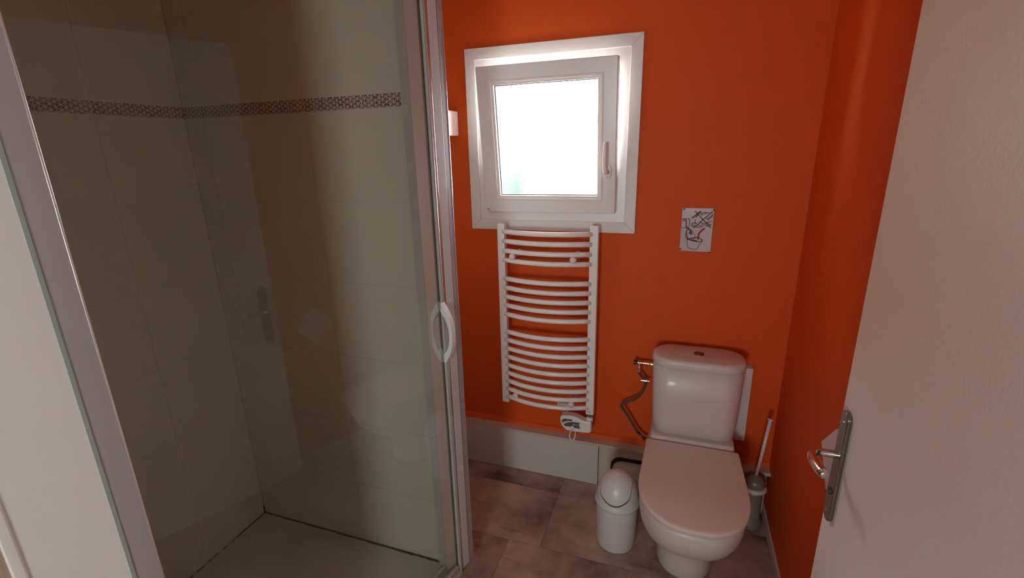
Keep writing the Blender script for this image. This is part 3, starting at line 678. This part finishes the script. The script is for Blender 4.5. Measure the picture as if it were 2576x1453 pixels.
bm = NB(); tube(bm, [(-0.1115, y, 0.655), (-0.1105, y, 0.640), (-0.104, y, 0.626), (-0.091, y, 0.612), (-0.0815, y, 0.598), (-0.082, y, 0.580), (-0.087, y, 0.560), (-0.099, y - .002, 0.530), (-0.120, y - .004, 0.507), (-0.150, y - .004, 0.487), (-0.172, y - .004, 0.474), (-0.181, y - .003, 0.461), (-0.170, y, 0.440), (-0.149, y, 0.410), (-0.126, y, 0.372), (-0.105, y, 0.338), (-0.088, y, 0.322), (-0.070, y, 0.309)],
     0.0062, n=12, sub=5); link('hose', bm, 'hose', va, smooth=True)
bm = NB()
lathe(bm, (0, y, 0.600), [(0.0042, -0.101), (0.0042, -0.094), (0.0075, -0.093), (0.0075, -0.073), (0.0042, -0.072), (0.0042, -0.063)], 12, axis='x')
link('hose_clamp', bm, 'chrome', va, bevel=0.0006)
bm = NB(); tube(bm, [(-0.105, y, 0.338), (-0.092, y, 0.326)], 0.0072, n=10, smooth_path=False); tube(bm, [(-0.078, y, 0.314), (-0.066, y, 0.306)], 0.0085, n=6, smooth_path=False); link('hose_ferrule', bm, 'nickel', va)

# ------------------------------------------------------------------ SWING BIN
BC = Vector((-0.1515, 1.672, 0))
bn = empty('swing_bin', tuple(BC), 'small white swing-lid bin standing left of the toilet', 'bin')
bm = NB(); lathe(bm, BC, [(0.066, 0.001), (0.074, 0.004), (0.078, 0.014), (0.084, 0.215), (0.084, 0.220)], 56); link('bin_body', bm, 'bin', bn, smooth=True)
def dome_r(h):      # h 0..1 over the dome height
    return 0.0835 * math.sqrt(max(0.0, 1 - h ** 2.15))
DZ0, DHT = 0.232, 0.110
bm = NB(); pr = [(0.084, 0.206), (0.0895, 0.208), (0.0905, 0.216), (0.0875, 0.228), (0.0845, 0.232)]
pr += [(dome_r(k / 16), DZ0 + DHT * k / 16) for k in range(1, 16)] + [(0.012, DZ0 + DHT * 0.992), (0.002, DZ0 + DHT)]
lathe(bm, BC, pr, 56); lidb = link('bin_lid', bm, 'bin', bn, smooth=True)
# flap: patch over the front of the dome, faces the doorway (azimuth fd)
fd = math.radians(-94)
def flap_surface(bm, wfac, h_lo, raise_, hi_back=0.02, corner=5.0, bot=0.0, mi=0):
    NU, NV = 22, 26; gr = []
    ax = Vector((math.cos(fd), math.sin(fd), 0)); si = Vector((-math.sin(fd), math.cos(fd), 0))
    for j in range(NV + 1):
        v = j / NV; row = []
        # v: 0 bottom-front .. 1 beyond the top
        ang = math.asin(h_lo) + (math.pi * 0.60 - math.asin(h_lo)) * v
        low = max(0.0, 1 - v / 0.25) ; high = max(0.0, (v - 0.85) / 0.15)
        wl = 0.057 * wfac * (1 - 0.45 * low ** 3.0) * (1 - 0.25 * high ** 2)
        for i in range(NU + 1):
            u = -1 + 2 * i / NU; s = u * wl
            d = 0.0835 * math.cos(ang); h = max(0.0, math.sin(ang)); zz = h
            # place on dome along the direction: keep side offset s, forward d
            rr = dome_r(min(0.9999, zz)); fwd = math.copysign(math.sqrt(max(0.0, rr * rr - s * s)), math.cos(ang)) if rr > abs(s) else 0.0
            if rr <= abs(s):
                zz = max(0.0, 1 - (s / 0.0835) ** 2) ** (1 / 2.15); fwd = d * 0.2
            droop = 0.010 * u * u * low
            p = BC + ax * fwd + si * s; p.z = DZ0 + DHT * zz + droop
            nrm = (Vector((p.x - BC.x, p.y - BC.y, (p.z - DZ0) * 0.6))).normalized()
            row.append(bm.verts.new(p + nrm * raise_))
        gr.append(row)
    for j in range(NV):
        for i in range(NU): f = bm.faces.new((gr[j][i], gr[j][i + 1], gr[j + 1][i + 1], gr[j + 1][i])); f.material_index = mi
bm = NB(); flap_surface(bm, 1.05, 0.05, 0.0010); g_ = link('flap_gap', bm, 'gap', lidb, smooth=True); g_['label'] = 'dark gap around the flap'
bm = NB(); flap_surface(bm, 1.0, 0.13, 0.0030); link('flap', bm, 'bin', lidb, smooth=True)

# ------------------------------------------------------------------ TOILET BRUSH
bc = Vector((0.393, 1.940, 0))
br = empty('toilet_brush', tuple(bc), 'toilet brush in a pot coloured dark for the corner shade, right of the toilet', 'toilet brush')
bm = NB(); lathe(bm, bc, [(0.040, 0.001), (0.046, 0.004), (0.046, 0.03), (0.037, 0.045), (0.037, 0.17), (0.040, 0.185)], 40); link('pot', bm, 'brush_pot', br, smooth=True)
bm = NB(); lathe(bm, bc, [(0.036, 0.186), (0.046, 0.188), (0.050, 0.194), (0.049, 0.201), (0.044, 0.204), (0.034, 0.205)], 40); g_ = link('collar', bm, 'bin', br, smooth=True); g_['label'] = 'pale collar ring'
bm = NB(); lathe(bm, bc, [(0.036, 0.204), (0.041, 0.212), (0.040, 0.228), (0.031, 0.243), (0.016, 0.252), (0.010, 0.256)], 40); link('brush_cap', bm, 'brush_pot', br, smooth=True)
bm = NB(); tube(bm, [(0.394, 1.940, 0.250), (0.402, 1.940, 0.33), (0.417, 1.940, 0.520)], 0.0068, n=14, smooth_path=False)
lathe(bm, (0.4172, 1.940, 0.520), [(0.0068, 0), (0.0105, 0.003), (0.0105, 0.007), (0.007, 0.009)], 16); g_ = link('stick', bm, 'brush_stick', br, smooth=True); g_['label'] = 'translucent pink-white stick'

# ------------------------------------------------------------------ SWITCH ON THE RIGHT WALL
bm = NB(); slab(bm, [(R - 0.0005, 1.357, 0.850), (R - 0.0005, 1.453, 0.748), (R - 0.0005, 1.353, 0.652), (R - 0.0005, 1.257, 0.752)], (-0.009, 0, 0))
tag(link('wall_plate', bm, 'enamel', bevel=0.002), 'white square plate fixed askew on the orange wall behind the door edge', 'plate')

# ------------------------------------------------------------------ DOOR (open inwards) with lever handle
dz0, dz1 = 0.008, 2.04; DF = 0.392
bm = NB(); box(bm, DF, DF + 0.040, 0.425, 1.158, dz0, dz1)
dr = struct('door_1', bm, 'door', bevel=0.0015); dr['label'] = 'white door standing open along the orange right wall'
bm = NB()
yc, zc, hwp, hhp = 1.112, 0.887, 0.0205, 0.143; pts = []
for k in range(13):
    a = math.pi * k / 12; pts.append((yc + hwp * math.cos(a), zc + hhp - hwp * .8 + hwp * math.sin(a) * .8))
for k in range(13):
    a = math.pi + math.pi * k / 12; pts.append((yc + hwp * math.cos(a), zc - hhp + hwp * .8 + hwp * math.sin(a) * .8))
slab(bm, [(DF - 0.0005, a, b) for a, b in pts], (-0.0095, 0, 0)); pl = link('handle_plate', bm, 'nickel', dr, bevel=0.002)
bm = NB()
for z in (zc + 0.118, zc - 0.118): lathe(bm, (DF - 0.010, yc, z), [(0.0035, -0.0008), (0.0035, 0.001)], 14, axis='x')
link('screw', bm, 'chrome', pl)
bm = NB(); lathe(bm, (DF - 0.010, yc, 0.822), [(0.002, -0.0035), (0.008, -0.003), (0.009, 0.001)], 20, axis='x'); link('lock_cylinder', bm, 'black', pl)
bm = NB(); nz = 0.917
tube(bm, [(DF - 0.008, yc + .004, nz), (DF - 0.030, yc + .004, nz), (DF - 0.048, yc + .002, nz), (DF - 0.060, yc - 0.010, nz), (DF - 0.064, yc - 0.028, nz + .001), (DF - 0.063, yc - 0.056, nz + .003), (DF - 0.059, yc - 0.086, nz + .005), (DF - 0.057, yc - 0.095, nz + .0055)],
     [0.0088, 0.0085, 0.0092, 0.0100, 0.0108, 0.0115, 0.0112, 0.007], n=20, sub=6); link('lever', bm, 'chrome', dr, smooth=True)
